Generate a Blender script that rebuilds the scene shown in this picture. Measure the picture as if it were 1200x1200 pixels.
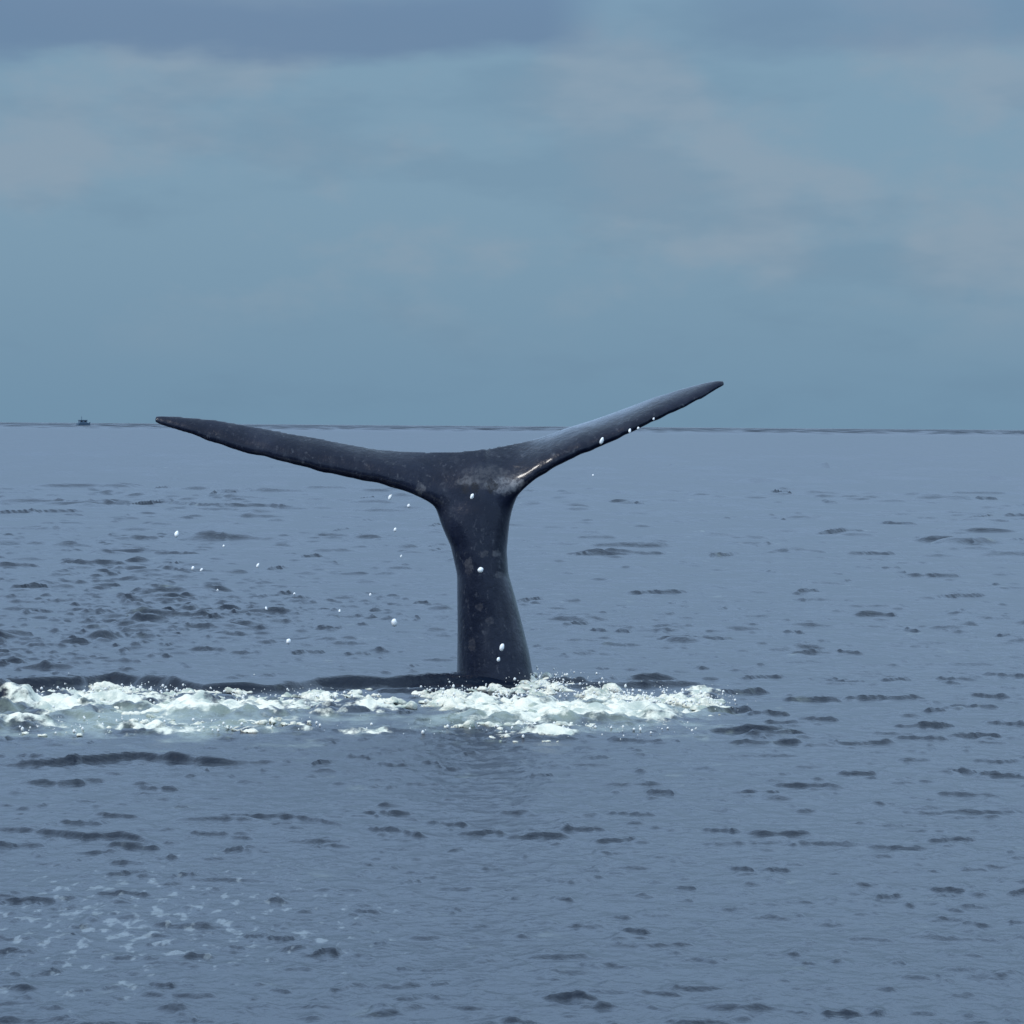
import bpy, bmesh, math, random
import numpy as np
from mathutils import Vector, Matrix

for o in list(bpy.data.objects):
    bpy.data.objects.remove(o)
scene = bpy.context.scene
C = scene.collection
random.seed(7)
rng = np.random.default_rng(11)

# ------------------------------------------------------------------ camera
CAM_H = 2.08                 # eye height above the sea, standing in a small boat
DIST = 30.0                  # whale tail distance
K = 0.00689 / DIST           # radians per photo pixel (1200 px wide)
PITCH = math.atan(101 * K)
ROLL = math.atan(9.0 / 1200)
fwd = Vector((0, math.cos(PITCH), -math.sin(PITCH)))
r0 = Vector((1, 0, 0)); u0 = r0.cross(fwd)
rgt = (r0 * math.cos(ROLL) + u0 * math.sin(ROLL)).normalized()
up = rgt.cross(fwd).normalized()
cam_d = bpy.data.cameras.new('camera')
cam = bpy.data.objects.new('camera', cam_d); C.objects.link(cam)
M = Matrix((rgt, up, -fwd)).transposed().to_4x4()
M.translation = Vector((0, 0, CAM_H))
cam.matrix_world = M
cam_d.sensor_width = 36.0
cam_d.lens = 36.0 / (1200 * K)
cam_d.clip_start = 0.1; cam_d.clip_end = 60000
scene.camera = cam
CAMP = Vector((0, 0, CAM_H))

def ray(px, py):
    return fwd + rgt * ((px - 600) * K) - up * ((py - 600) * K)
def ground(px, py, z=0.0):           # where a pixel's ray meets the sea level
    d = ray(px, py)
    return CAMP + d * ((z - CAM_H) / d.z)
def at(px, py, Y):                   # point of a pixel's ray at depth Y
    d = ray(px, py)
    return CAMP + d * (Y / d.y)

# ------------------------------------------------------------------ world
SUN_EL, SUN_AZ = math.radians(52), math.radians(-125)     # azimuth from +Y, clockwise
w = bpy.data.worlds.new('World'); scene.world = w; w.use_nodes = True
nt = w.node_tree; N = nt.nodes; L = nt.links
N.clear()
out = N.new('ShaderNodeOutputWorld'); bg = N.new('ShaderNodeBackground')
bg.inputs['Strength'].default_value = 0.071
L.new(bg.outputs[0], out.inputs['Surface'])
sky = N.new('ShaderNodeTexSky'); sky.sky_type = 'NISHITA'; sky.sun_disc = False
sky.sun_elevation = SUN_EL; sky.sun_rotation = SUN_AZ
sky.air_density = 1.0; sky.dust_density = 2.0
tc = N.new('ShaderNodeTexCoord')

def nmath(op, a, b=None, c=None, clamp=False):
    n = N.new('ShaderNodeMath'); n.operation = op; n.use_clamp = clamp
    for i, v in enumerate((a, b, c)):
        if v is None: continue
        if isinstance(v, (int, float)): n.inputs[i].default_value = v
        else: L.new(v, n.inputs[i])
    return n.outputs[0]
def nnoise(scale_vec, scale, detail, rough=0.5, off=(0, 0, 0)):
    mp = N.new('ShaderNodeMapping'); L.new(tc.outputs['Generated'], mp.inputs['Vector'])
    mp.inputs['Scale'].default_value = scale_vec; mp.inputs['Location'].default_value = off
    n = N.new('ShaderNodeTexNoise'); L.new(mp.outputs[0], n.inputs['Vector'])
    n.inputs['Scale'].default_value = scale; n.inputs['Detail'].default_value = detail
    n.inputs['Roughness'].default_value = rough
    return n.outputs['Fac']
def nsmooth(v, lo, hi):
    n = N.new('ShaderNodeMapRange'); n.interpolation_type = 'SMOOTHSTEP'
    L.new(v, n.inputs['Value'])
    n.inputs['From Min'].default_value = lo; n.inputs['From Max'].default_value = hi
    return n.outputs[0]
def nmix(f, a, b):
    n = N.new('ShaderNodeMix'); n.data_type = 'RGBA'
    if isinstance(f, (int, float)): n.inputs[0].default_value = f
    else: L.new(f, n.inputs[0])
    for i, v in ((6, a), (7, b)):
        if isinstance(v, tuple): n.inputs[i].default_value = (*v, 1)
        else: L.new(v, n.inputs[i])
    return n.outputs[2]
sep = N.new('ShaderNodeSeparateXYZ'); L.new(tc.outputs['Generated'], sep.inputs[0])
zz = sep.outputs['Z']
# stratus layer: bluish grey, with pale pinkish-grey patches and darker slate bands
base = nmix(nsmooth(zz, 0.0, 0.075), (1.68, 3.00, 4.30), (1.95, 3.30, 4.55))
n1 = nnoise((1, 1, 1.8), 16.0, 5.0, 0.55, (3.1, 0.4, 0.2))
pale = nsmooth(n1, 0.44, 0.64)
c1 = nmix(nmath('MULTIPLY', pale, nsmooth(zz, 0.012, 0.05)), base, (2.42, 3.42, 4.48))
n3 = nnoise((1, 1, 3.0), 17.0, 4.0, 0.55, (1.3, 2.2, 0.9))
c1 = nmix(nmath('MULTIPLY', nsmooth(n3, 0.48, 0.68), 0.5), c1, (1.55, 2.75, 4.0))
n2 = nnoise((1, 1, 5), 5.0, 4.0, 0.55, (0.7, 1.9, 0.0))
warp = nnoise((1, 1, 3), 16.0, 4.0, 0.55, (5.2, 0.0, 1.0))
azi = nmath('ARCTAN2', sep.outputs['X'], sep.outputs['Y'])
zw = nmath('ADD', nmath('ADD', zz, nmath('MULTIPLY', nmath('SUBTRACT', warp, 0.5), 0.022)), nmath('MULTIPLY', azi, -0.03))
# slate band low in the sky, further bands higher up keep the same character
band = nmath('MULTIPLY', nsmooth(zw, 0.0955, 0.103), nmath('SUBTRACT', 1.0, nmath('MULTIPLY', nsmooth(zw, 0.112, 0.126), 0.7)))
gap = nmath('MULTIPLY', nsmooth(azi, 0.006, 0.028), nmath('SUBTRACT', 1.0, nmath('MULTIPLY', nsmooth(azi, 0.042, 0.062), 0.45)))
band = nmath('MULTIPLY', band, nmath('SUBTRACT', 1.0, nmath('MULTIPLY', gap, 0.85)))
hi = nmath('MULTIPLY', nmath('MULTIPLY', nsmooth(n2, 0.45, 0.62), nsmooth(zz, 0.12, 0.2)), 0.5)
dk = nmath('MAXIMUM', band, hi)
c2 = nmix(nmath('MULTIPLY', dk, 0.9), c1, (1.30, 2.22, 3.65))
c3 = nmix(0.10, c2, sky.outputs[0])
# extra brightness added just above the view to light the foreground water, easing overhead
sky_lift = nmath('ADD', nmath('ADD', 1.0, nmath('MULTIPLY', nsmooth(zz, 0.105, 0.24), 2.6)), nmath('MULTIPLY', nsmooth(zz, 0.3, 0.95), -0.5))
vm = N.new('ShaderNodeVectorMath'); vm.operation = 'SCALE'; 
# the upper sky is also tinted greyer and whiter
tint = nmix(nsmooth(zz, 0.3, 0.8), nmix(nsmooth(zz, 0.1, 0.2), (1, 1, 1), (1.10, 1.0, 1.02)), (1.22, 1.04, 0.95))
tm = N.new('ShaderNodeVectorMath'); tm.operation = 'MULTIPLY'; L.new(c3, tm.inputs[0]); L.new(tint, tm.inputs[1])
L.new(tm.outputs[0], vm.inputs[0]); L.new(sky_lift, vm.inputs['Scale'])
c3 = vm.outputs[0]
L.new(c3, bg.inputs['Color'])

# ------------------------------------------------------------------ sun (behind thin cloud)
sd = bpy.data.lights.new('sun', 'SUN'); sd.energy = 1.4; sd.angle = math.radians(12)
sd.color = (1.0, 0.97, 0.92)
so = bpy.data.objects.new('sun', sd); C.objects.link(so)
sv = Vector((math.sin(SUN_AZ) * math.cos(SUN_EL), math.cos(SUN_AZ) * math.cos(SUN_EL), math.sin(SUN_EL)))
so.rotation_euler = sv.to_track_quat('Z', 'Y').to_euler()
scene.view_settings.view_transform = 'Standard'
scene.view_settings.look = 'None'
scene.view_settings.gamma = 1.0
scene.view_settings.exposure = 0.5

# ------------------------------------------------------------------ helpers
def tag(o, label=None, cat=None, group=None, kind=None):
    if label: o['label'] = label
    if cat: o['category'] = cat
    if group: o['group'] = group
    if kind: o['kind'] = kind
    return o
def link(name, me, mat, parent=None):
    o = bpy.data.objects.new(name, me); C.objects.link(o)
    if mat: me.materials.append(mat)
    if parent: o.parent = parent
    return o
def smooth(me):
    me.polygons.foreach_set('use_smooth', np.ones(len(me.polygons), bool)); me.update()

class Mat:
    def __init__(s, name):
        s.m = bpy.data.materials.new(name); s.m.use_nodes = True
        s.t = s.m.node_tree; s.p = s.t.nodes['Principled BSDF']
    def n(s, t, **kw):
        x = s.t.nodes.new(t)
        for k, v in kw.items():
            if k in x.inputs: x.inputs[k].default_value = v
            else: setattr(x, k, v)
        return x
    def l(s, a, b): s.t.links.new(a, b)
    def coord(s, scale=(1, 1, 1), loc=(0, 0, 0)):
        tc = s.n('ShaderNodeTexCoord'); mp = s.n('ShaderNodeMapping')
        mp.inputs['Scale'].default_value = scale; mp.inputs['Location'].default_value = loc
        s.l(tc.outputs['Object'], mp.inputs[0]); return mp.outputs[0]
    def noise(s, vec, scale, detail=3, rough=0.5):
        x = s.n('ShaderNodeTexNoise', Scale=scale, Detail=detail, Roughness=rough)
        s.l(vec, x.inputs['Vector']); return x.outputs['Fac']
    def ramp(s, v, lo, hi, tlo=0.0, thi=1.0):
        x = s.n('ShaderNodeMapRange', interpolation_type='SMOOTHSTEP')
        s.l(v, x.inputs['Value'])
        for k, q in (('From Min', lo), ('From Max', hi), ('To Min', tlo), ('To Max', thi)):
            x.inputs[k].default_value = q
        return x.outputs[0]
    def math(s, op, a, b):
        x = s.n('ShaderNodeMath', operation=op)
        for i, v in enumerate((a, b)):
            if isinstance(v, (int, float)): x.inputs[i].default_value = v
            else: s.l(v, x.inputs[i])
        return x.outputs[0]
    def mix(s, f, a, b):
        x = s.n('ShaderNodeMix', data_type='RGBA')
        if isinstance(f, (int, float)): x.inputs[0].default_value = f
        else: s.l(f, x.inputs[0])
        for i, v in ((6, a), (7, b)):
            if isinstance(v, tuple): x.inputs[i].default_value = (*v, 1)
            else: s.l(v, x.inputs[i])
        return x.outputs[2]
    def bump(s, h, strength, dist):
        b = s.n('ShaderNodeBump', Strength=strength, Distance=dist)
        s.l(h, b.inputs['Height']); return b

def perlin(x, y, seed=0):
    r = np.random.default_rng(seed)
    p = r.permutation(512); p = np.concatenate([p, p])
    ang = r.random(512) * 2 * np.pi
    gx, gy = np.cos(ang), np.sin(ang)
    xi = np.floor(x).astype(np.int64); yi = np.floor(y).astype(np.int64)
    xf, yf = x - xi, y - yi
    u = xf * xf * xf * (xf * (xf * 6 - 15) + 10); v = yf * yf * yf * (yf * (yf * 6 - 15) + 10)
    def g(ix, iy, fx, fy):
        h = p[(p[ix & 511] + iy) & 511]
        return gx[h] * fx + gy[h] * fy
    a = g(xi, yi, xf, yf); b = g(xi + 1, yi, xf - 1, yf)
    c = g(xi, yi + 1, xf, yf - 1); d = g(xi + 1, yi + 1, xf - 1, yf - 1)
    return (a + u * (b - a)) + v * ((c + u * (d - c)) - (a + u * (b - a)))
def ss(v, a, b):
    t = np.clip((v - a) / (b - a), 0, 1); return t * t * (3 - 2 * t)

# ------------------------------------------------------------------ the sea
# polar sheet round the boat: fine rows and columns where the waves can be told apart
rows = [0.6, 3, 6, 9, 10.5]
d = 11.8
while d < 125: rows.append(d); d += 0.044 * d / 30
while d < 860: rows.append(d); d += 0.19 * d / 30
nfar = len(rows)
far_ridge = []
q = 900.0
while q < 5200:
    for o_, h_ in ((-3.2, 0), (-1.6, .5), (0, 1), (10, 0)):
        rows.append(q + o_); far_ridge.append((len(rows) - 1, h_))
    q += 12 + 0.014 * q
rows += [7000, 12000, 20000, 40000]
rows = np.array(rows)
MAIN = math.radians(10.2); HALF = math.radians(17)
az = np.concatenate([np.linspace(-HALF, -MAIN, 32)[:-1], np.linspace(-MAIN, MAIN, 462), np.linspace(MAIN, HALF, 32)[1:]]); NC = len(az)
side = np.linspace(HALF, 2 * math.pi - HALF, 70)[1:-1]
azs = np.concatenate([az, side])
NA, NR = len(azs), len(rows)
D, A = np.meshgrid(rows, azs, indexing='ij')
X = D * np.sin(A); Y = D * np.cos(A); Z = np.zeros_like(X)
inner = slice(0, NC)

def add_field(fn, r0, r1):
    i0, i1 = np.searchsorted(rows, [r0, r1]); i1 = min(i1, nfar)
    s_ = (slice(i0, i1), inner)
    Z[s_] += fn(X[s_], Y[s_])
# low swell and ripples, long across the view
patch = None
def chop(x, y):
    m = 0.5 + 1.2 * perlin(x * 0.16 + 3, y * 0.03 + 1, 5)
    lf = np.clip((1.5 - x) / 5.0, 0, 1)                      # the left side is choppier
    return np.clip(m * 0.6 + lf * 0.5 * (0.75 + 1.2 * perlin(x * 0.35 + 9, y * 0.11, 8)), 0.42, 1.1)
add_field(lambda x, y: 0.030 * perlin(x * 0.10, y * 0.20, 1), 10, 1250)
add_field(lambda x, y: 0.014 * perlin(x * 0.30, y * 0.75, 2), 10, 600)
add_field(lambda x, y: 0.0050 * perlin(x * 1.1, y * 2.0, 3) * chop(x, y), 10, 130)
add_field(lambda x, y: 0.0024 * perlin(x * 3.2, y * 4.6, 4) * chop(x, y), 10, 60)
def far_crest(x, y, f, g, a, t, seed):
    n = perlin(x * f, y * g, seed) + 0.5 * perlin(x * f * 2.3, y * g * 2.1, seed + 1)
    return a * ss(n, t, t + 0.5) * np.clip(0.7 + 1.3 * perlin(x * f * .13, y * g * .1, seed + 2), 0, 1)
add_field(lambda x, y: far_crest(x, y, 0.42, 0.55, 0.13, 0.18, 70), 60, 220)
add_field(lambda x, y: far_crest(x, y, 0.16, 0.20, 0.20, 0.10, 74), 140, 860)
add_field(lambda x, y: far_crest(x, y, 0.9, 1.2, 0.055, 0.22, 78), 34, 110)
def crest(x, y, f, g, a, t, seed):
    n = perlin(x * f, y * g, seed) + 0.45 * perlin(x * f * 2.3, y * g * 2.1, seed + 1)
    return a * 1.35 * ss(n, t, t + 0.5) * chop(x, y)
add_field(lambda x, y: crest(x, y, 5.5, 4.2, 0.022, 0.12, 52), 10, 45)
add_field(lambda x, y: crest(x, y, 9.5, 6.0, 0.013, 0.10, 60), 10, 26)
add_field(lambda x, y: crest(x, y, 2.9, 3.6, 0.019, 0.14, 56), 18, 70)
add_field(lambda x, y: crest(x, y, 1.9, 3.0, 0.034, 0.20, 40), 10, 70)
add_field(lambda x, y: crest(x, y, 0.9, 1.5, 0.048, 0.20, 44), 30, 180)
add_field(lambda x, y: crest(x, y, 0.33, 0.5, 0.13, 0.28, 48), 80, 300)
add_field(lambda x, y: 0.20 * perlin(x * 0.012, y * 0.02, 6) * ss(y, 150, 500), 100, 1250)

def wavelet(px, py, wpx, s=0.6, hpx=4.5, pts=None, seed=0):
    """one small wave whose steep face looks at the boat; the place is read from the photo, on the water"""
    if pts is None:
        t = random.uniform(-1.5, 1.5)
        pts = [(px - wpx / 2, py + t), (px, py), (px + wpx / 2, py - t)]
    g = [ground(a, b) for a, b in pts]
    gx = np.array([v.x for v in g]); gy = np.array([v.y for v in g])
    dm = gy.mean(); a = hpx * K * dm * 0.9
    slope = (0.16 + 0.66 * s) * (0.68 if hpx > 7.5 else 1.0)
    run = max(a / slope, 0.0023 * dm)          # never steeper than the mesh rows can carry
    i0, i1 = np.searchsorted(rows, [gy.min() - 3 * run, gy.max() + 5 * run + 0.02 * dm])
    th = np.arctan2(gx, gy)
    pad = 0.15 * (th.max() - th.min()) + 0.0003
    j0, j1 = np.searchsorted(az, [th.min() - pad, th.max() + pad])
    if i1 <= i0 or j1 <= j0: return
    i1 = min(i1, nfar)
    x = X[i0:i1, j0:j1]; y = Y[i0:i1, j0:j1]
    ln = gx.max() - gx.min(); big = 0.3 if hpx > 7.5 else 1.0
    cy = np.interp(x, gx, gy) + 1.1 * big * run * perlin(x / (0.3 * ln + 1e-3) + seed, y * 0 + seed * 1.7, 9)
    u = (x - gx.min()) / ln
    win = ss(u, -0.10, 0.16) * (1 - ss(u, 0.84, 1.10)) if big == 1 else ss(u, -.1, .3) * (1 - ss(u, .6, 1.1))
    win = win * np.clip(0.98 + 0.45 * perlin(x / (0.20 * ln + 1e-3) + 7.3 * seed, y * 0 + seed, 12) + 0.12 * big * perlin(x / (0.075 * ln + 1e-3) + 3.1 * seed, y / run * .3, 13), 0, 1.4)
    t = (y - cy) / run
    prof = np.where(t < 0, ss(t, -1, 0), 1 - ss(t, 0, 3.2))
    Z[i0:i1, j0:j1] += a * win * prof

W = """667 1172 52 .75 5|987 1189 40 .5|1147 953 85 .75|945 923 62 .75 5|890 930 42 .75|1006 908 36 .8 5|1172 910 46 .6 5|1170 894 46 .6
1125 905 26 .5|915 980 60 .6|845 976 36 .5|870 1019 26 .6|907 1020 30 .6|1115 987 46 .55|1050 996 52 .45|1110 1043 36 .6|1195 1046 24 .6|1042 1050 25 .5
630 983 58 .8 5|685 975 40 .7|720 987 42 .7|740 955 50 .35|635 910 25 .55|775 930 26 .5|1135 932 60 .3|748 870 56 .75|895 873 74 .7|1005 874 72 .6
1080 868 52 .6|1142 865 52 .9 6|880 860 90 .95 9|910 864 60 .9 7|65 918 60 .4|185 923 38 .4|135 957 46 .6|95 965 40 .4|20 992 52 .6|155 994 50 .5
245 978 42 .4|275 997 18 .5|450 955 50 .4|145 1049 52 .55|150 1023 42 .45|215 1030 28 .5|25 1057 72 .6|330 1100 28 .5|300 1097 25 .45|232 1124 28 .55
383 1121 24 .5|430 1069 26 .45|377 895 20 .55|460 897 32 .5|505 894 18 .5|535 902 25 .55|420 889 22 .5|15 1117 40 .4|190 1157 24 .4|978 548 48 .6 4
1150 607 24 .7 4|1190 605 22 .6 4|985 625 46 .55 4|740 650 66 .75 4.5|845 652 26 .75 4.5|690 651 30 .4|1020 650 50 .35|1092 676 56 .55|945 695 24 .6|1125 699 52 .55
1028 721 40 .6|812 751 76 .65|992 766 32 .6|945 766 30 .35|930 744 20 .5|620 704 28 .75|675 733 28 .45|702 741 16 .5|730 742 16 .45|770 695 60 .35
915 578 20 .4|1155 585 22 .45|1052 615 36 .4|1177 748 20 .5|1070 742 16 .4|1050 797 28 .75|1178 792 44 .65|1120 796 40 .45|952 820 56 .85 6|1035 817 76 .6
1142 828 52 .7|1096 833 22 .6|1095 853 38 .7 5|892 794 42 .6|45 601 86 .55 4|262 579 28 .45 3.5|110 662 62 .7 6|152 668 32 .55|20 664 42 .55|36 691 36 .55 6
43 719 28 .5|95 716 28 .6|208 650 46 .45|198 668 20 .5|222 735 36 .65|166 746 42 .6|124 747 36 .55|54 756 40 .5|7 756 20 .7|245 762 34 .65|288 766 30 .5
387 739 28 .75|360 766 36 .5|245 725 36 .45|493 707 16 .55|365 653 20 .4|335 697 18 .45|150 707 18 .45|324 668 18 .35|418 767 26 .4|855 835 50 .8 7|870 812 46 .7 6
900 838 40 .8 6|925 850 50 .5|960 845 40 .4|765 797 60 .8 8|668 802 60 .9 9|990 800 40 .4|1160 815 40 .4|1180 850 40 .4|480 812 70 .5 6|12 829 52 .9 24"""
k = 0
for line in W.split('\n'):
    for e in line.split('|'):
        v = [float(q) for q in e.split()]
        k += 1
        wavelet(v[0], v[1], v[2] * 1.25, min(1, v[3] * 1.1), 1.0 * (v[4] if len(v) > 4 else 4.4), seed=k)
RIDGES = [([(-20, 896), (50, 896), (100, 893), (160, 890), (200, 892), (240, 895), (340, 895)], .95, 10),
          ([(-20, 970), (50, 977), (100, 983), (140, 982), (210, 991)], .8, 8),
          ([(255, 956), (310, 959), (350, 960), (405, 969)], .65, 5),
          ([(425, 973), (460, 976), (502, 982)], .85, 5),
          ([(495, 967), (550, 970)], .55, 4), ([(535, 979), (592, 979)], .8, 5),
          ([(60, 588), (110, 591), (150, 593), (190, 590), (230, 593), (265, 594), (310, 594), (365, 597)], .55, 4.5),
          ([(-60, 805), (30, 808), (90, 806), (130, 803), (190, 806), (250, 810)], 1.0, 15),
          ([(170, 806), (240, 811), (320, 811), (390, 807)], 1.0, 11),
          ([(330, 809), (380, 806), (440, 806), (490, 805), (620, 800)], 1.0, 17),
          ([(60, 800), (130, 799), (210, 801)], .7, 6),
          ([(640, 806), (700, 806), (800, 804), (860, 806)], .8, 8)]
for pts, s, h in RIDGES:
    k += 1
    wavelet(0, 0, 0, s, h, pts=pts, seed=k)
# many lesser ones between them
for i in range(800):
    py = 512 + 690 * random.random() ** 0.8
    px = random.uniform(-200, 1400)
    left = 1.0 if px < 560 else 0.5
    if random.random() > left: continue
    wavelet(px, py, random.uniform(8, 34) * (0.6 + 0.5 * (py - 500) / 500), random.uniform(0.0, 0.34), random.uniform(1.6, 3.2), seed=i * .37)
# far crests that stand close behind one another towards the horizon
for ri, h_ in far_ridge:
    x = X[ri, inner]
    Z[ri, inner] = h_ * float(ss(np.array(rows[ri]), 900, 1500)) * np.maximum(0, 0.50 + 1.1 * perlin(x / (0.009 * rows[ri]) + rows[ri] * .37, x * 0 + rows[ri] * 0.013, 14))

# foam cover on the surface: streaks and green-grey aerated water round the tail
FO = np.zeros_like(Z); AE = np.zeros_like(Z)
i0, i1 = np.searchsorted(rows, [20, 36])
fx, fy = X[i0:i1, inner], Y[i0:i1, inner]
def blob(px, py, wx, hy, x=None, y=None):
    c = ground(px, py); sx = wx * K * c.y; e = ground(px, py + hy); sy = abs(c.y - e.y)
    return np.exp(-(((fx - c.x) / sx) ** 2 + ((fy - c.y) / sy) ** 2))
fo = np.zeros_like(fx); ae = np.zeros_like(fx)
FP = [(-30, 850, 80, 8, 1), (80, 828, 130, 16, 1), (250, 830, 140, 14, 1), (400, 832, 90, 10, .75), (160, 855, 140, 8, .7), (330, 856, 110, 6, .6), (20, 850, 80, 7, .8),
      (640, 838, 110, 16, 1.2), (740, 838, 70, 14, 1.1), (560, 830, 40, 14, 1), (640, 863, 60, 5, .9), (440, 858, 60, 5, .55), (820, 815, 40, 10, .7), (830, 838, 35, 8, .5)]
for px, py, wx, hy, s in FP:
    fo = np.maximum(fo, s * blob(px, py, wx, hy))
for px, py, wx, hy, s in [(180, 845, 260, 24, 1), (640, 840, 200, 24, 1.1), (780, 835, 90, 18, .8)]:
    ae = np.maximum(ae, s * blob(px, py, wx, hy))
FO[i0:i1, inner] = fo; AE[i0:i1, inner] = ae
churn = 0.07 * np.abs(perlin(fx * 2.4, fy * 1.6, 21)) + 0.05 * np.abs(perlin(fx * 5.5, fy * 3.6, 22)) + 0.02 * np.abs(perlin(fx * 12, fy * 8, 23))
Z[i0:i1, inner] += churn * ss(fo, 0.2, 0.8) * 1.7

# mask for pale sky glints painted on the calm water in front
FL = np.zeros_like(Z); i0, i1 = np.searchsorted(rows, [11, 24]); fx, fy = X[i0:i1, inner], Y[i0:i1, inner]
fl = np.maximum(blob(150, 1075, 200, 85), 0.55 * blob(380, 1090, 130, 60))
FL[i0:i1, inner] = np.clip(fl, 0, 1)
co = np.stack([X, Y, Z], -1).reshape(-1, 3)
ii, jj = np.meshgrid(np.arange(NR - 1), np.arange(NA), indexing='ij')
j2 = (jj + 1) % NA
quads = np.stack([ii * NA + jj, ii * NA + j2, (ii + 1) * NA + j2, (ii + 1) * NA + jj], -1).reshape(-1, 4)[:, ::-1]
me = bpy.data.meshes.new('sea_water')
me.vertices.add(len(co)); me.vertices.foreach_set('co', co.astype(np.float32).ravel())
me.loops.add(quads.size); me.loops.foreach_set('vertex_index', quads.astype(np.int32).ravel())
me.polygons.add(len(quads)); me.polygons.foreach_set('loop_start', np.arange(0, quads.size, 4, dtype=np.int32))
me.update(calc_edges=True)
for nm, arr in (('foam', FO), ('aerated', AE), ('painted_glint', FL)):
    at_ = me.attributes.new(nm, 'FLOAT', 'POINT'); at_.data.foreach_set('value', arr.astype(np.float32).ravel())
smooth(me)

m = Mat('sea_water'); p = m.p
af = m.n('ShaderNodeAttribute', attribute_name='foam').outputs['Fac']
aa = m.n('ShaderNodeAttribute', attribute_name='aerated').outputs['Fac']
v1 = m.coord((1.0, 1.0, 1.0))
vs = m.coord((1.0, 0.55, 1.0))
fine = m.noise(vs, 9.0, 4, 0.6)
brk = m.math('ADD', m.math('MULTIPLY', m.noise(m.coord((1.0, 0.5, 1.0)), 3.0, 5, 0.62), 0.65), m.math('MULTIPLY', m.noise(m.coord((1, .35, 1), (4, 2, 0)), 9.0, 4, 0.6), 0.35))
foam_f = m.ramp(m.math('ADD', af, m.math('MULTIPLY', m.math('SUBTRACT', brk, 0.5), 3.4)), 0.56, 0.86)
foam_f = m.math('MULTIPLY', foam_f, m.ramp(af, 0.12, 0.4))
aer_f = m.ramp(m.math('ADD', aa, m.math('MULTIPLY', m.math('SUBTRACT', m.noise(vs, 2.6, 5, .62), 0.5), 2.6)), 0.30, 1.1)
c = m.mix(aer_f, (0.002, 0.006, 0.016), (0.17, 0.205, 0.17))
fcol = m.mix(m.ramp(m.noise(vs, 6.0, 5, 0.65), 0.42, 0.66), (0.72, 0.71, 0.60), (0.38, 0.43, 0.38))
afl = m.n('ShaderNodeAttribute', attribute_name='painted_glint').outputs['Fac']
painted_glint = m.ramp(m.math('ADD', m.noise(m.coord((1, .30, 1)), 15.0, 3, .55), m.math('MULTIPLY', afl, 0.15)), 0.66, 0.76)
painted_glint = m.math('MULTIPLY', m.math('MULTIPLY', painted_glint, m.ramp(afl, 0.05, 0.4)), 0.6)
c = m.mix(painted_glint, c, (0.17, 0.20, 0.215))  # glint specks mixed into the water's base colour
c = m.mix(foam_f, c, fcol)
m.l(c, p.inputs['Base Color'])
p.inputs['IOR'].default_value = 1.33
m.l(m.math('ADD', m.math('MULTIPLY', foam_f, 0.35), 0.29), p.inputs['Roughness'])
rip = m.math('ADD', m.noise(m.coord((1.2, 0.62, 1.0)), 6.0, 4, 0.55), m.math('MULTIPLY', fine, 0.35))
b = m.bump(rip, 0.8, 0.024)
m.l(b.outputs[0], p.inputs['Normal'])
sea = tag(link('sea_water', me, m.m), 'calm blue-grey open sea with small dark wavelets', 'sea', kind='structure')

# ------------------------------------------------------------------ the whale's tail
TOP = [(180, 487.5), (186, 486.5), (217, 488), (250, 491), (283, 497), (317, 503), (350, 509), (383, 515), (417, 522), (450, 527), (500, 529.5), (537, 528.5), (565, 526),
       (590, 522), (632, 513), (667, 500.5), (695, 492), (730, 479.5), (765, 466), (800, 455), (828, 447.5), (843, 445.5), (850, 447)]
BOT_L = [(180, 496), (187, 499.5), (217, 508), (250, 520), (283, 531), (317, 538), (350, 546.5), (383, 555), (417, 561.5), (450, 568), (477, 577), (497, 588), (510, 594), (530, 594), (570, 594)]
BOT_R = [(555, 594), (570, 594), (597, 590), (611, 578), (625, 563.5), (646, 549.5), (674, 535.5), (709, 521.5), (730, 512), (765, 495.5), (800, 480), (828, 466), (845, 456), (850, 454)]
tx, ty = zip(*TOP)
NS = 30
def fluke(xs, bot, lead_d, trail_d, thick):
    bx, by = zip(*bot); bm = bmesh.new(); rings = []
    n = len(xs)
    for i, x in enumerate(xs):
        s = abs(x - 565) / (abs(xs[-1] - 565))          # 0 root .. 1 tip
        zt = np.interp(x, tx, ty); zb = np.interp(x, bx, by) + (0.9 * math.sin(x * .41) * math.sin(x * .173 + 1) if 0.1 < s < .97 else 0)
        mid = 0.5 * (zt + zb)
        th = thick * (1 - s) ** 0.75 + 0.035
        inset = 3.0 * min(1, s * 3) if bot is BOT_R else 1.8 * min(1, s * 3)
        Lp = at(x, zb - inset, DIST + np.interp(s, (0, .3, .6, .9, 1), lead_d))
        Tp = at(x, zt - 0.5, DIST + np.interp(s, (0, .3, .6, .9, 1), trail_d))
        ch = Tp - Lp; nrm = ch.cross(Vector((1, 0, 0))).normalized()
        ring = []
        for q in range(NS):
            a = 2 * math.pi * q / NS
            u = 0.5 - 0.5 * math.cos(a)
            prof = (math.sin(a)) * (1.25 * (1 - u) ** 0.55 + 0.12) * 0.5
            ring.append(bm.verts.new(Lp + ch * u + nrm * (th * prof)))
        rings.append(ring)
    for r1, r2 in zip(rings, rings[1:]):
        for q in range(NS):
            bm.faces.new((r1[q], r1[(q + 1) % NS], r2[(q + 1) % NS], r2[q]))
    bm.faces.new(rings[0]); bm.faces.new(rings[-1][::-1])
    return bm
xl = [570 - 389 * t for t in np.linspace(0, 1, 46)]
xr = [555 + 294 * t for t in np.linspace(0, 1, 46)]
LEFT = fluke(xl, BOT_L, (0.13, 0.18, 0.25, 0.36, 0.42), (0.42, 0.42, 0.45, 0.46, 0.45), 0.15)
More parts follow.
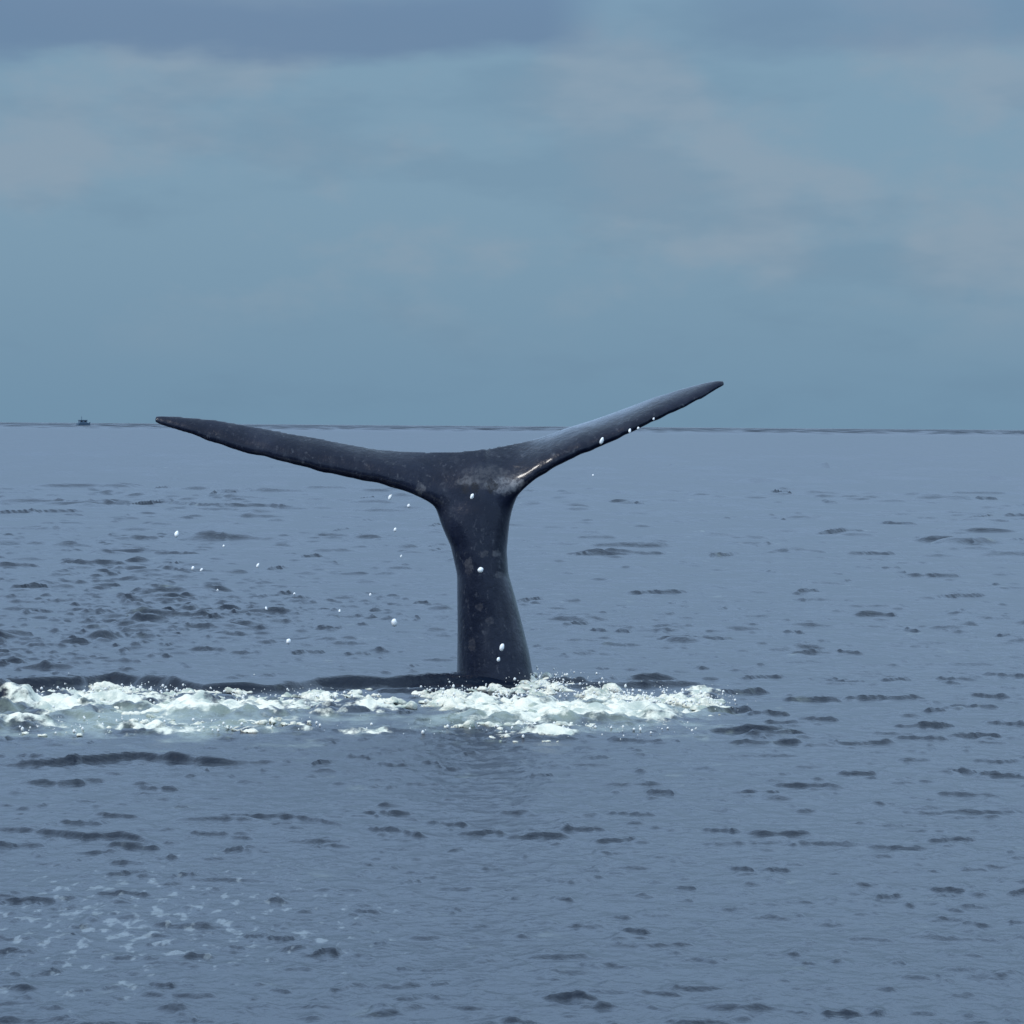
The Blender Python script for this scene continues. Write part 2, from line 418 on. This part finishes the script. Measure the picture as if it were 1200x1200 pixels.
RIGHT = fluke(xr, BOT_R, (0.13, 0.15, 0.25, 0.48, 0.60), (0.45, 0.64, 0.72, 0.68, 0.63), 0.14)
SL = [(545, 524), (560, 514), (588, 508), (612, 515), (640, 528), (673, 535.5), (735, 536), (785, 535.5), (830, 530), (900, 515), (1000, 490)]
SR = [(545, 600), (560, 610), (580, 608), (600, 600), (616, 597), (644, 594), (672, 596), (700, 604), (735, 613), (763, 620), (785, 624), (830, 634), (900, 650), (1000, 680)]
SDy = [(545, .09), (560, .10), (575, .14), (600, .23), (650, .28), (720, .34), (800, .44), (1000, .7)]       # half depth
SCy = [(545, .40), (560, .37), (575, .32), (600, .28), (700, .28), (800, .30), (1000, .3)]
bm = bmesh.new(); rings = []
ip = lambda T, v: float(np.interp(v, [a for a, _ in T], [b for _, b in T]))
for py in np.linspace(556, 1000, 70):
    cy_ = DIST + ip(SCy, py); dy = ip(SDy, py)
    a0 = at(ip(SL, py), py, DIST + ip(SCy, py)); a1 = at(ip(SR, py), py, DIST + ip(SCy, py))
    cx = (a0 + a1) / 2; hw = (a1 - a0).length / 2
    ring = []
    for q in range(40):
        a = 2 * math.pi * q / 40; ca, sa = math.cos(a), math.sin(a)
        e = 0.86
        ring.append(bm.verts.new((cx.x + hw * math.copysign(abs(ca) ** e, ca), cx.y + dy * math.copysign(abs(sa) ** e, sa), cx.z)))
    rings.append(ring)
for r1, r2 in zip(rings, rings[1:]):
    for q in range(40):
        bm.faces.new((r1[q], r1[(q + 1) % 40], r2[(q + 1) % 40], r2[q]))
bm.faces.new(rings[0]); bm.faces.new(rings[-1][::-1])
tmp = bpy.data.meshes.new('tmp')
for part in (LEFT, RIGHT):
    pm = bpy.data.meshes.new('part')
    bmesh.ops.recalc_face_normals(part, faces=part.faces); part.to_mesh(pm)
    bm.from_mesh(pm); bpy.data.meshes.remove(pm)
bmesh.ops.recalc_face_normals(bm, faces=bm.faces)
bm.to_mesh(tmp)
to = bpy.data.objects.new('tmp', tmp); C.objects.link(to)
md = to.modifiers.new('r', 'REMESH'); md.mode = 'VOXEL'; md.voxel_size = 0.0125
sm = to.modifiers.new('s', 'SMOOTH'); sm.factor = 0.5; sm.iterations = 16
dg = bpy.context.evaluated_depsgraph_get()
wm = bpy.data.meshes.new_from_object(to.evaluated_get(dg)); wm.name = 'whale_tail'
bpy.data.objects.remove(to)
# origin at the waterline of the stalk
base_p = at(580, 800, DIST + 0.3)
wm.transform(Matrix.Translation(-Vector((base_p.x, base_p.y, 0))))
nv = len(wm.vertices); cc = np.empty(nv * 3, np.float32); wm.vertices.foreach_get('co', cc); cc = cc.reshape(-1, 3).astype(np.float64)
ed = np.empty(len(wm.edges) * 2, np.int32); wm.edges.foreach_get('vertices', ed); ed = ed.reshape(-1, 2)
jn = at(557, 586, DIST + .2) - Vector((base_p.x, base_p.y, 0))
wt = np.exp(-(((cc[:, 0] - jn.x) / .55) ** 2 + ((cc[:, 2] - jn.z) / .26) ** 2) ** 2)[:, None]
deg = np.bincount(ed.ravel(), minlength=nv)[:, None]
for it in range(110):                       # fair the root of the flukes into the stalk
    acc = np.stack([np.bincount(ed[:, 0], cc[ed[:, 1], q], nv) + np.bincount(ed[:, 1], cc[ed[:, 0], q], nv) for q in range(3)], -1)
    cc += 0.6 * wt * (acc / deg - cc)
wm.vertices.foreach_set('co', cc.astype(np.float32).ravel())
smooth(wm)
m = Mat('wet_whale_skin'); p = m.p
v = m.coord(); 
blot = m.noise(v, 2.2, 5, 0.6); fin = m.noise(m.coord((1, 1, 0.3)), 26, 3, 0.6)
c = m.mix(m.ramp(blot, 0.42, 0.7), (0.003, 0.0055, 0.017), (0.008, 0.012, 0.028))
stk = m.noise(m.coord((1, 1, 0.16)), 11, 4, 0.65)
c = m.mix(m.math('MULTIPLY', m.ramp(stk, 0.5, 0.72), 0.6), c, (0.020, 0.024, 0.038))
spk = m.ramp(m.noise(m.coord((1, 1, .7)), 22, 5, .7), 0.56, 0.72)
c = m.mix(m.math('MULTIPLY', spk, 0.75), c, (0.062, 0.068, 0.085))
# pale scarred skin where the stalk opens into the flukes, and faint streaks down the stalk
def spot(px, py, rx, rz, soft=0.5):
    q = at(px, py, DIST) - Vector((base_p.x, base_p.y, 0))
    s_ = Vector((1 / (rx * K * DIST), 0, 1 / (rz * K * DIST)))
    mp = m.n('ShaderNodeMapping'); mp.inputs['Scale'].default_value = s_
    mp.inputs['Location'].default_value = (-q.x * s_.x, 0, -q.z * s_.z)
    tcx = m.n('ShaderNodeTexCoord'); m.l(tcx.outputs['Object'], mp.inputs[0])
    ln = m.n('ShaderNodeVectorMath', operation='LENGTH'); m.l(mp.outputs[0], ln.inputs[0])
    wob = m.math('ADD', ln.outputs['Value'], m.math('MULTIPLY', m.math('SUBTRACT', m.noise(v, 14 if rx > 10 else 34, 4, .6), 0.5), 1.3 if rx > 10 else 2.0))
    return m.math('MULTIPLY', m.ramp(wob, 1.0 - soft * .5, 1.0 + soft * .5, 1.0, 0.0), m.ramp(m.noise(v, 30, 4, .65), 0.40, 0.58, 0.35, 1.0))
for px, py, rx, rz, col, st in [(574, 560, 34, 13, (0.070, 0.074, 0.085), .55), (590, 570, 19, 9, (0.15, 0.16, 0.18), .7), (548, 564, 12, 6, (0.10, 0.105, 0.12), .6),
                                (606, 566, 9, 5, (0.30, 0.30, 0.31), .6), (545, 574, 5, 7, (0.008, 0.008, 0.012), .95), (557, 571, 5, 6, (0.008, 0.008, 0.012), .95),
                                (576, 570, 6, 8, (0.008, 0.008, 0.012), .95), (549, 664, 5, 9, (0.11, 0.11, 0.12), .7), (567, 649, 5, 4, (0.09, 0.09, 0.10), .7),
                                (581, 649, 5, 4, (0.13, 0.13, 0.14), .7), (584, 674, 4, 4, (0.12, 0.12, 0.13), .7), (574, 727, 5, 4, (0.07, 0.07, 0.08), .7),
                                (562, 711, 4, 5, (0.06, 0.06, 0.07), .7), (553, 755, 4, 8, (0.07, 0.07, 0.08), .7), (492, 573, 5, 7, (0.25, 0.25, 0.26), .5)]:
    c = m.mix(m.math('MULTIPLY', spot(px, py, rx, rz), st if rx > 10 or col[0] < .01 else st * .6), c, col)
m.l(c, p.inputs['Base Color'])
m.l(m.ramp(blot, 0.3, 0.75, 0.26, 0.42), p.inputs['Roughness'])
p.inputs['Specular IOR Level'].default_value = 0.16
p.inputs['Coat Weight'].default_value = 0.6; p.inputs['Coat Roughness'].default_value = 0.12; p.inputs['Coat IOR'].default_value = 1.33
p.inputs['IOR'].default_value = 1.38
hh = m.math('ADD', m.math('MULTIPLY', m.noise(v, 7, 4, .55), 1.0), m.math('MULTIPLY', m.noise(v, 24, 3, .6), 0.22))
m.l(m.bump(hh, 0.7, 0.025).outputs[0], p.inputs['Normal'])
whale = link('whale', wm, m.m)
whale.location = (base_p.x, base_p.y, 0)
tag(whale, "dark wet whale tail raised upright above the foam with both flukes spread", 'whale')

# ------------------------------------------------------------------ foam thrown up round the tail
mf = Mat('sea_foam'); p = mf.p
v = mf.coord()
n = mf.noise(mf.coord((1, 1, 2.5)), 4.5, 5, 0.65)
m_c = mf.mix(mf.ramp(n, 0.46, 0.62), (0.72, 0.71, 0.60), (0.34, 0.39, 0.33))
mf.l(m_c, p.inputs['Base Color']); p.inputs['Roughness'].default_value = 0.55
p.inputs['Subsurface Weight'].default_value = 0.0
mf.l(mf.bump(mf.noise(v, 38, 4, .65), 0.6, 0.02).outputs[0], p.inputs['Normal'])

def foam_object(name, label, clumps, seed):
    r = np.random.default_rng(seed); bm = bmesh.new()
    for px, py, wpx, hpx, n in clumps:
        for q in range(int(n * 1.35)):
            gx_ = px + (r.random() - .5) * wpx
            gy_ = py + r.normal() * 4.5
            g = ground(gx_, gy_)
            sc = K * g.y
            edge = 1 - (2 * abs(gx_ - px) / wpx) ** 2
            ht = 0.72 * hpx * sc * (0.2 + 0.65 * r.random()) * (0.35 + 0.65 * edge)
            wd = sc * (2.5 + 16 * r.random() ** 2.2)
            mat_ = Matrix.Translation((g.x, g.y, -0.15 * ht)) @ Matrix.Rotation(r.random() * .5 - .25, 4, 'Y') @ Matrix.Diagonal((wd * 1.35, wd * (.5 + .6 * r.random()), ht * 1.1, 1))
            bmesh.ops.create_icosphere(bm, subdivisions=2, radius=1.0, matrix=mat_)
    me = bpy.data.meshes.new('t'); bm.to_mesh(me); bm.free()
    o = bpy.data.objects.new('t', me); C.objects.link(o)
    a = o.modifiers.new('r', 'REMESH'); a.mode = 'VOXEL'; a.voxel_size = 0.012
    a = o.modifiers.new('s', 'SMOOTH'); a.factor = 0.5; a.iterations = 2
    res = bpy.data.meshes.new_from_object(o.evaluated_get(bpy.context.evaluated_depsgraph_get())); bpy.data.objects.remove(o)
    nv = len(res.vertices); cc = np.empty(nv * 3, np.float32); res.vertices.foreach_get('co', cc); cc = cc.reshape(-1, 3)
    nn = np.empty(nv * 3, np.float32); res.vertices.foreach_get('normal', nn); nn = nn.reshape(-1, 3)
    dsp = 0.050 * perlin(cc[:, 0] * 9 + cc[:, 2] * 6, cc[:, 1] * 9 + cc[:, 2] * 7, 31) + 0.030 * perlin(cc[:, 0] * 24 + cc[:, 2] * 17, cc[:, 1] * 24 - cc[:, 2] * 19, 32)
    cc += nn * dsp[:, None]
    res.vertices.foreach_set('co', cc.ravel()); res.name = name
    smooth(res)
    return tag(link(name, res, mf.m), label, 'foam', kind='stuff')

foam_object('sea_foam', 'trail of churned white foam on the water in front of the dark swell', [
    (75, 825, 60, 12, 20), (-20, 838, 60, 7, 10), (-30, 812, 60, 10, 12), (130, 812, 70, 15, 22), (100, 828, 100, 10, 26), (200, 822, 100, 15, 34), (250, 814, 60, 11, 14),
    (160, 832, 120, 8, 24), (310, 822, 70, 10, 16), (372, 818, 26, 14, 8), (420, 820, 60, 7, 12), (350, 830, 90, 6, 14), (20, 836, 80, 6, 12),
    (270, 850, 170, 4, 16), (100, 856, 150, 3.5, 12), (450, 827, 50, 6, 8)], 3)
foam_object('sea_foam', 'heaped white foam boiling up at the foot of the whale tail', [
    (535, 824, 50, 22, 22), (505, 818, 18, 16, 6), (600, 832, 100, 11, 34), (680, 832, 120, 14, 44), (740, 826, 70, 16, 26), (760, 838, 100, 9, 24),
    (640, 845, 180, 6, 34), (645, 808, 28, 12, 6), (700, 816, 50, 20, 14), (800, 822, 50, 14, 16), (830, 828, 40, 12, 10), (620, 864, 110, 3, 12), (575, 850, 90, 4, 12), (825, 840, 40, 6, 6), (655, 800, 30, 12, 5), (590, 806, 50, 4, 8), (628, 803, 22, 10, 6), (552, 807, 22, 8, 5), (600, 815, 80, 7, 12)], 5)

ms = Mat('sea_spray'); ms.p.inputs['Roughness'].default_value = .4
ms.l(ms.mix(ms.noise(ms.coord(), 20, 2), (0.62, 0.64, 0.62), (0.80, 0.80, 0.76)), ms.p.inputs['Base Color'])
# fine spray over the foam heaps: droplets nobody could count
r = np.random.default_rng(77); ico = bmesh.new(); bmesh.ops.create_icosphere(ico, subdivisions=1, radius=1.0)
iv = np.array([v.co[:] for v in ico.verts]); ifc = np.array([[v.index for v in f.verts] for f in ico.faces]); ico.free()
sv_, sf_ = [], []
for px, py, wx, hz, n in [(130, 815, 120, 16, 300), (40, 822, 70, 12, 140), (240, 820, 110, 14, 240), (370, 820, 80, 12, 150), (535, 820, 45, 26, 240), (600, 822, 60, 14, 160),
                          (650, 805, 50, 26, 220), (705, 820, 80, 26, 300), (770, 824, 80, 18, 240), (830, 826, 50, 16, 140), (620, 800, 40, 22, 120), (150, 852, 260, 4, 220), (660, 856, 200, 4, 200)]:
    for q in range(int(n * .75)):
        g = ground(px + r.normal() * wx * .45, py + r.normal() * 5)
        z = abs(r.normal()) * hz * K * g.y * .20
        rad = 0.003 + 0.010 * r.random() ** 4
        sf_.append(ifc + len(sv_) * len(iv)); sv_.append(iv * rad * np.array([1, 1, 1 + .5 * r.random()]) + np.array([g.x, g.y, z + .02]))
me = bpy.data.meshes.new('sea_spray'); me.from_pydata(np.concatenate(sv_).tolist(), [], np.concatenate(sf_).tolist()); smooth(me)
tag(link('sea_spray', me, ms.m), 'fine white spray hanging over the foam at the whale tail', 'spray', kind='stuff')

# ------------------------------------------------------------------ drops in the air
md_ = Mat('water_drop'); md_.p.inputs['Base Color'].default_value = (0.86, 0.89, 0.90, 1); md_.p.inputs['Roughness'].default_value = 0.2
nb = md_.noise(md_.coord(), 30, 2); md_.l(md_.mix(nb, (0.80, 0.84, 0.86), (0.90, 0.92, 0.92)), md_.p.inputs['Base Color'])
def drop(px, py, size, Y, label, group):
    bm = bmesh.new(); bmesh.ops.create_icosphere(bm, subdivisions=2, radius=1.0)
    r = size * K * Y / 2
    for v in bm.verts:
        f = 1 + 0.12 * math.sin(5 * v.co.x + px) * math.cos(4 * v.co.z + py)
        v.co = Vector((v.co.x * r * f, v.co.y * r * f, v.co.z * r * f * (1.15 if v.co.z < 0 else 1.35)))
    me = bpy.data.meshes.new('water_drop'); bm.to_mesh(me); bm.free(); smooth(me)
    o = link('water_drop', me, md_.m); o.location = at(px, py, Y); o.rotation_euler = (0.3, random.uniform(-.5, .5), random.uniform(0, 3)); o.scale = (random.uniform(.75, 1.05), 1, random.uniform(.85, 1.5))
    tag(o, label, 'water drop', group)
for px, py, s, lab in [(563, 668, 6.5, 'brightest white drop falling before the middle of the dark tail stalk'),
                       (588, 759, 5.5, 'upper of two white drops close together near the foot of the stalk'),
                       (584, 773, 5, 'lower of two white drops close together near the foot of the stalk'),
                       (553, 582, 5, 'white drop before the pale scarred patch where the flukes meet')]:
    drop(px, py, s, DIST - 0.35, lab, 'drops in front of the stalk')
drop(462, 730, 7, DIST - 0.3, 'bright white drop in the air beside the stalk, low above the foam trail', 'drops above the foam trail')
drop(338, 752, 5.5, DIST - 0.3, 'white drop lowest above the foam trail, away from the stalk', 'drops above the foam trail')
for px, py, s in [(207, 626, 5), (226, 666, 3.5), (236, 668, 3), (302, 663, 3.5), (312, 713, 3), (434, 697, 3), (463, 621, 3.6), (479, 593, 4), (457, 583, 4), (345, 696, 2.5), (262, 640, 2.5), (255, 692, 2.5), (398, 716, 2.5), (470, 652, 2.2)]:
    drop(px, py, s, DIST + 0.2, 'small pale drop of water falling from the nearly level fluke', 'drops falling from the level fluke')
for px, py, s in [(705, 517, 4.6), (766, 491, 3.4), (748, 502, 3), (738, 505, 3.2), (695, 557, 2.2)]:
    drop(px, py, s, DIST - 0.15, 'drop of water running off the lower edge of the raised fluke', 'drops off the raised fluke')

# ------------------------------------------------------------------ boat on the horizon
BD = 1900.0
mb = Mat('boat_hull_paint_hazed'); mb.l(mb.mix(mb.noise(mb.coord(), 3), (0.07, 0.115, 0.17), (0.08, 0.13, 0.19)), mb.p.inputs['Base Color']); mb.p.inputs['Roughness'].default_value = .5  # hull colour lightened to stand in for distance haze
mc = Mat('boat_cabin_paint_hazed'); mc.l(mc.mix(mc.noise(mc.coord(), 3), (0.08, 0.13, 0.185), (0.09, 0.14, 0.20)), mc.p.inputs['Base Color']); mc.p.inputs['Roughness'].default_value = .5  # cabin colour carries the same painted haze
mg = Mat('boat_glass'); mg.p.inputs['Roughness'].default_value = .1; mg.l(mg.mix(mg.noise(mg.coord(), 2), (0.01, 0.015, 0.02), (0.015, 0.02, 0.03)), mg.p.inputs['Base Color'])
g = at(98, 495, BD)
boat = bpy.data.objects.new('fishing_boat', None); C.objects.link(boat); boat.location = (g.x, g.y, 0); boat.rotation_euler.z = math.radians(35)
tag(boat, 'small dark boat with a short mast far off on the horizon', 'boat')
def box(bm, cx, cy, z0, z1, sx, sy, top=1.0):
    vs = [bm.verts.new((cx + a * sx / 2 * f, cy + b * sy / 2 * f, z)) for z, f in ((z0, 1), (z1, top)) for a, b in ((-1, -1), (1, -1), (1, 1), (-1, 1))]
    for f in ((3, 2, 1, 0), (4, 5, 6, 7), (0, 1, 5, 4), (1, 2, 6, 5), (2, 3, 7, 6), (3, 0, 4, 7)): bm.faces.new([vs[i] for i in f])
def part(name, bm, mat, parent):
    me = bpy.data.meshes.new(name); bm.to_mesh(me); bm.free(); return link(name, me, mat, parent)
bm = bmesh.new(); rr = []
for t in np.linspace(-1, 1, 13):
    hw = 1.35 * (1 - max(0, t) ** 2.4) * (1 if t > -.9 else .92) + .03
    sh = 1.75 + 0.75 * max(0, t) ** 2
    rr.append([bm.verts.new((t * 3.6 + (0.25 * max(0, t) if z > 0 else 0), y_ * hw, z)) for y_, z in ((-1, sh), (-.85, .5), (-.3, -.4), (.3, -.4), (.85, .5), (1, sh))])
for a, b_ in zip(rr, rr[1:]):
    for q in range(6): bm.faces.new((a[q], a[(q + 1) % 6], b_[(q + 1) % 6], b_[q]))
bm.faces.new(rr[0]); bm.faces.new(rr[-1][::-1]); bmesh.ops.recalc_face_normals(bm, faces=bm.faces)
part('hull', bm, mb.m, boat)
bm = bmesh.new(); box(bm, -.5, 0, 1.7, 3.3, 4.4, 2.0, .95); box(bm, -.45, 0, 3.302, 3.45, 4.7, 2.2)
cab = part('cabin', bm, mc.m, boat)
for cx, cy, sx, sy in ((-1.6, -.975, 1, .06), (0.4, -.975, 1, .06), (-1.6, .975, 1, .06), (0.4, .975, 1, .06), (1.65, 0, .06, 1.3)):
    bm = bmesh.new(); box(bm, cx, cy, 2.45, 3.0, sx, sy); part('window', bm, mg.m, cab)
bm = bmesh.new(); bmesh.ops.create_cone(bm, segments=8, radius1=.16, radius2=.10, depth=1.9, cap_ends=True, matrix=Matrix.Translation((-1.2, 0, 4.35)))
part('mast', bm, mb.m, boat)
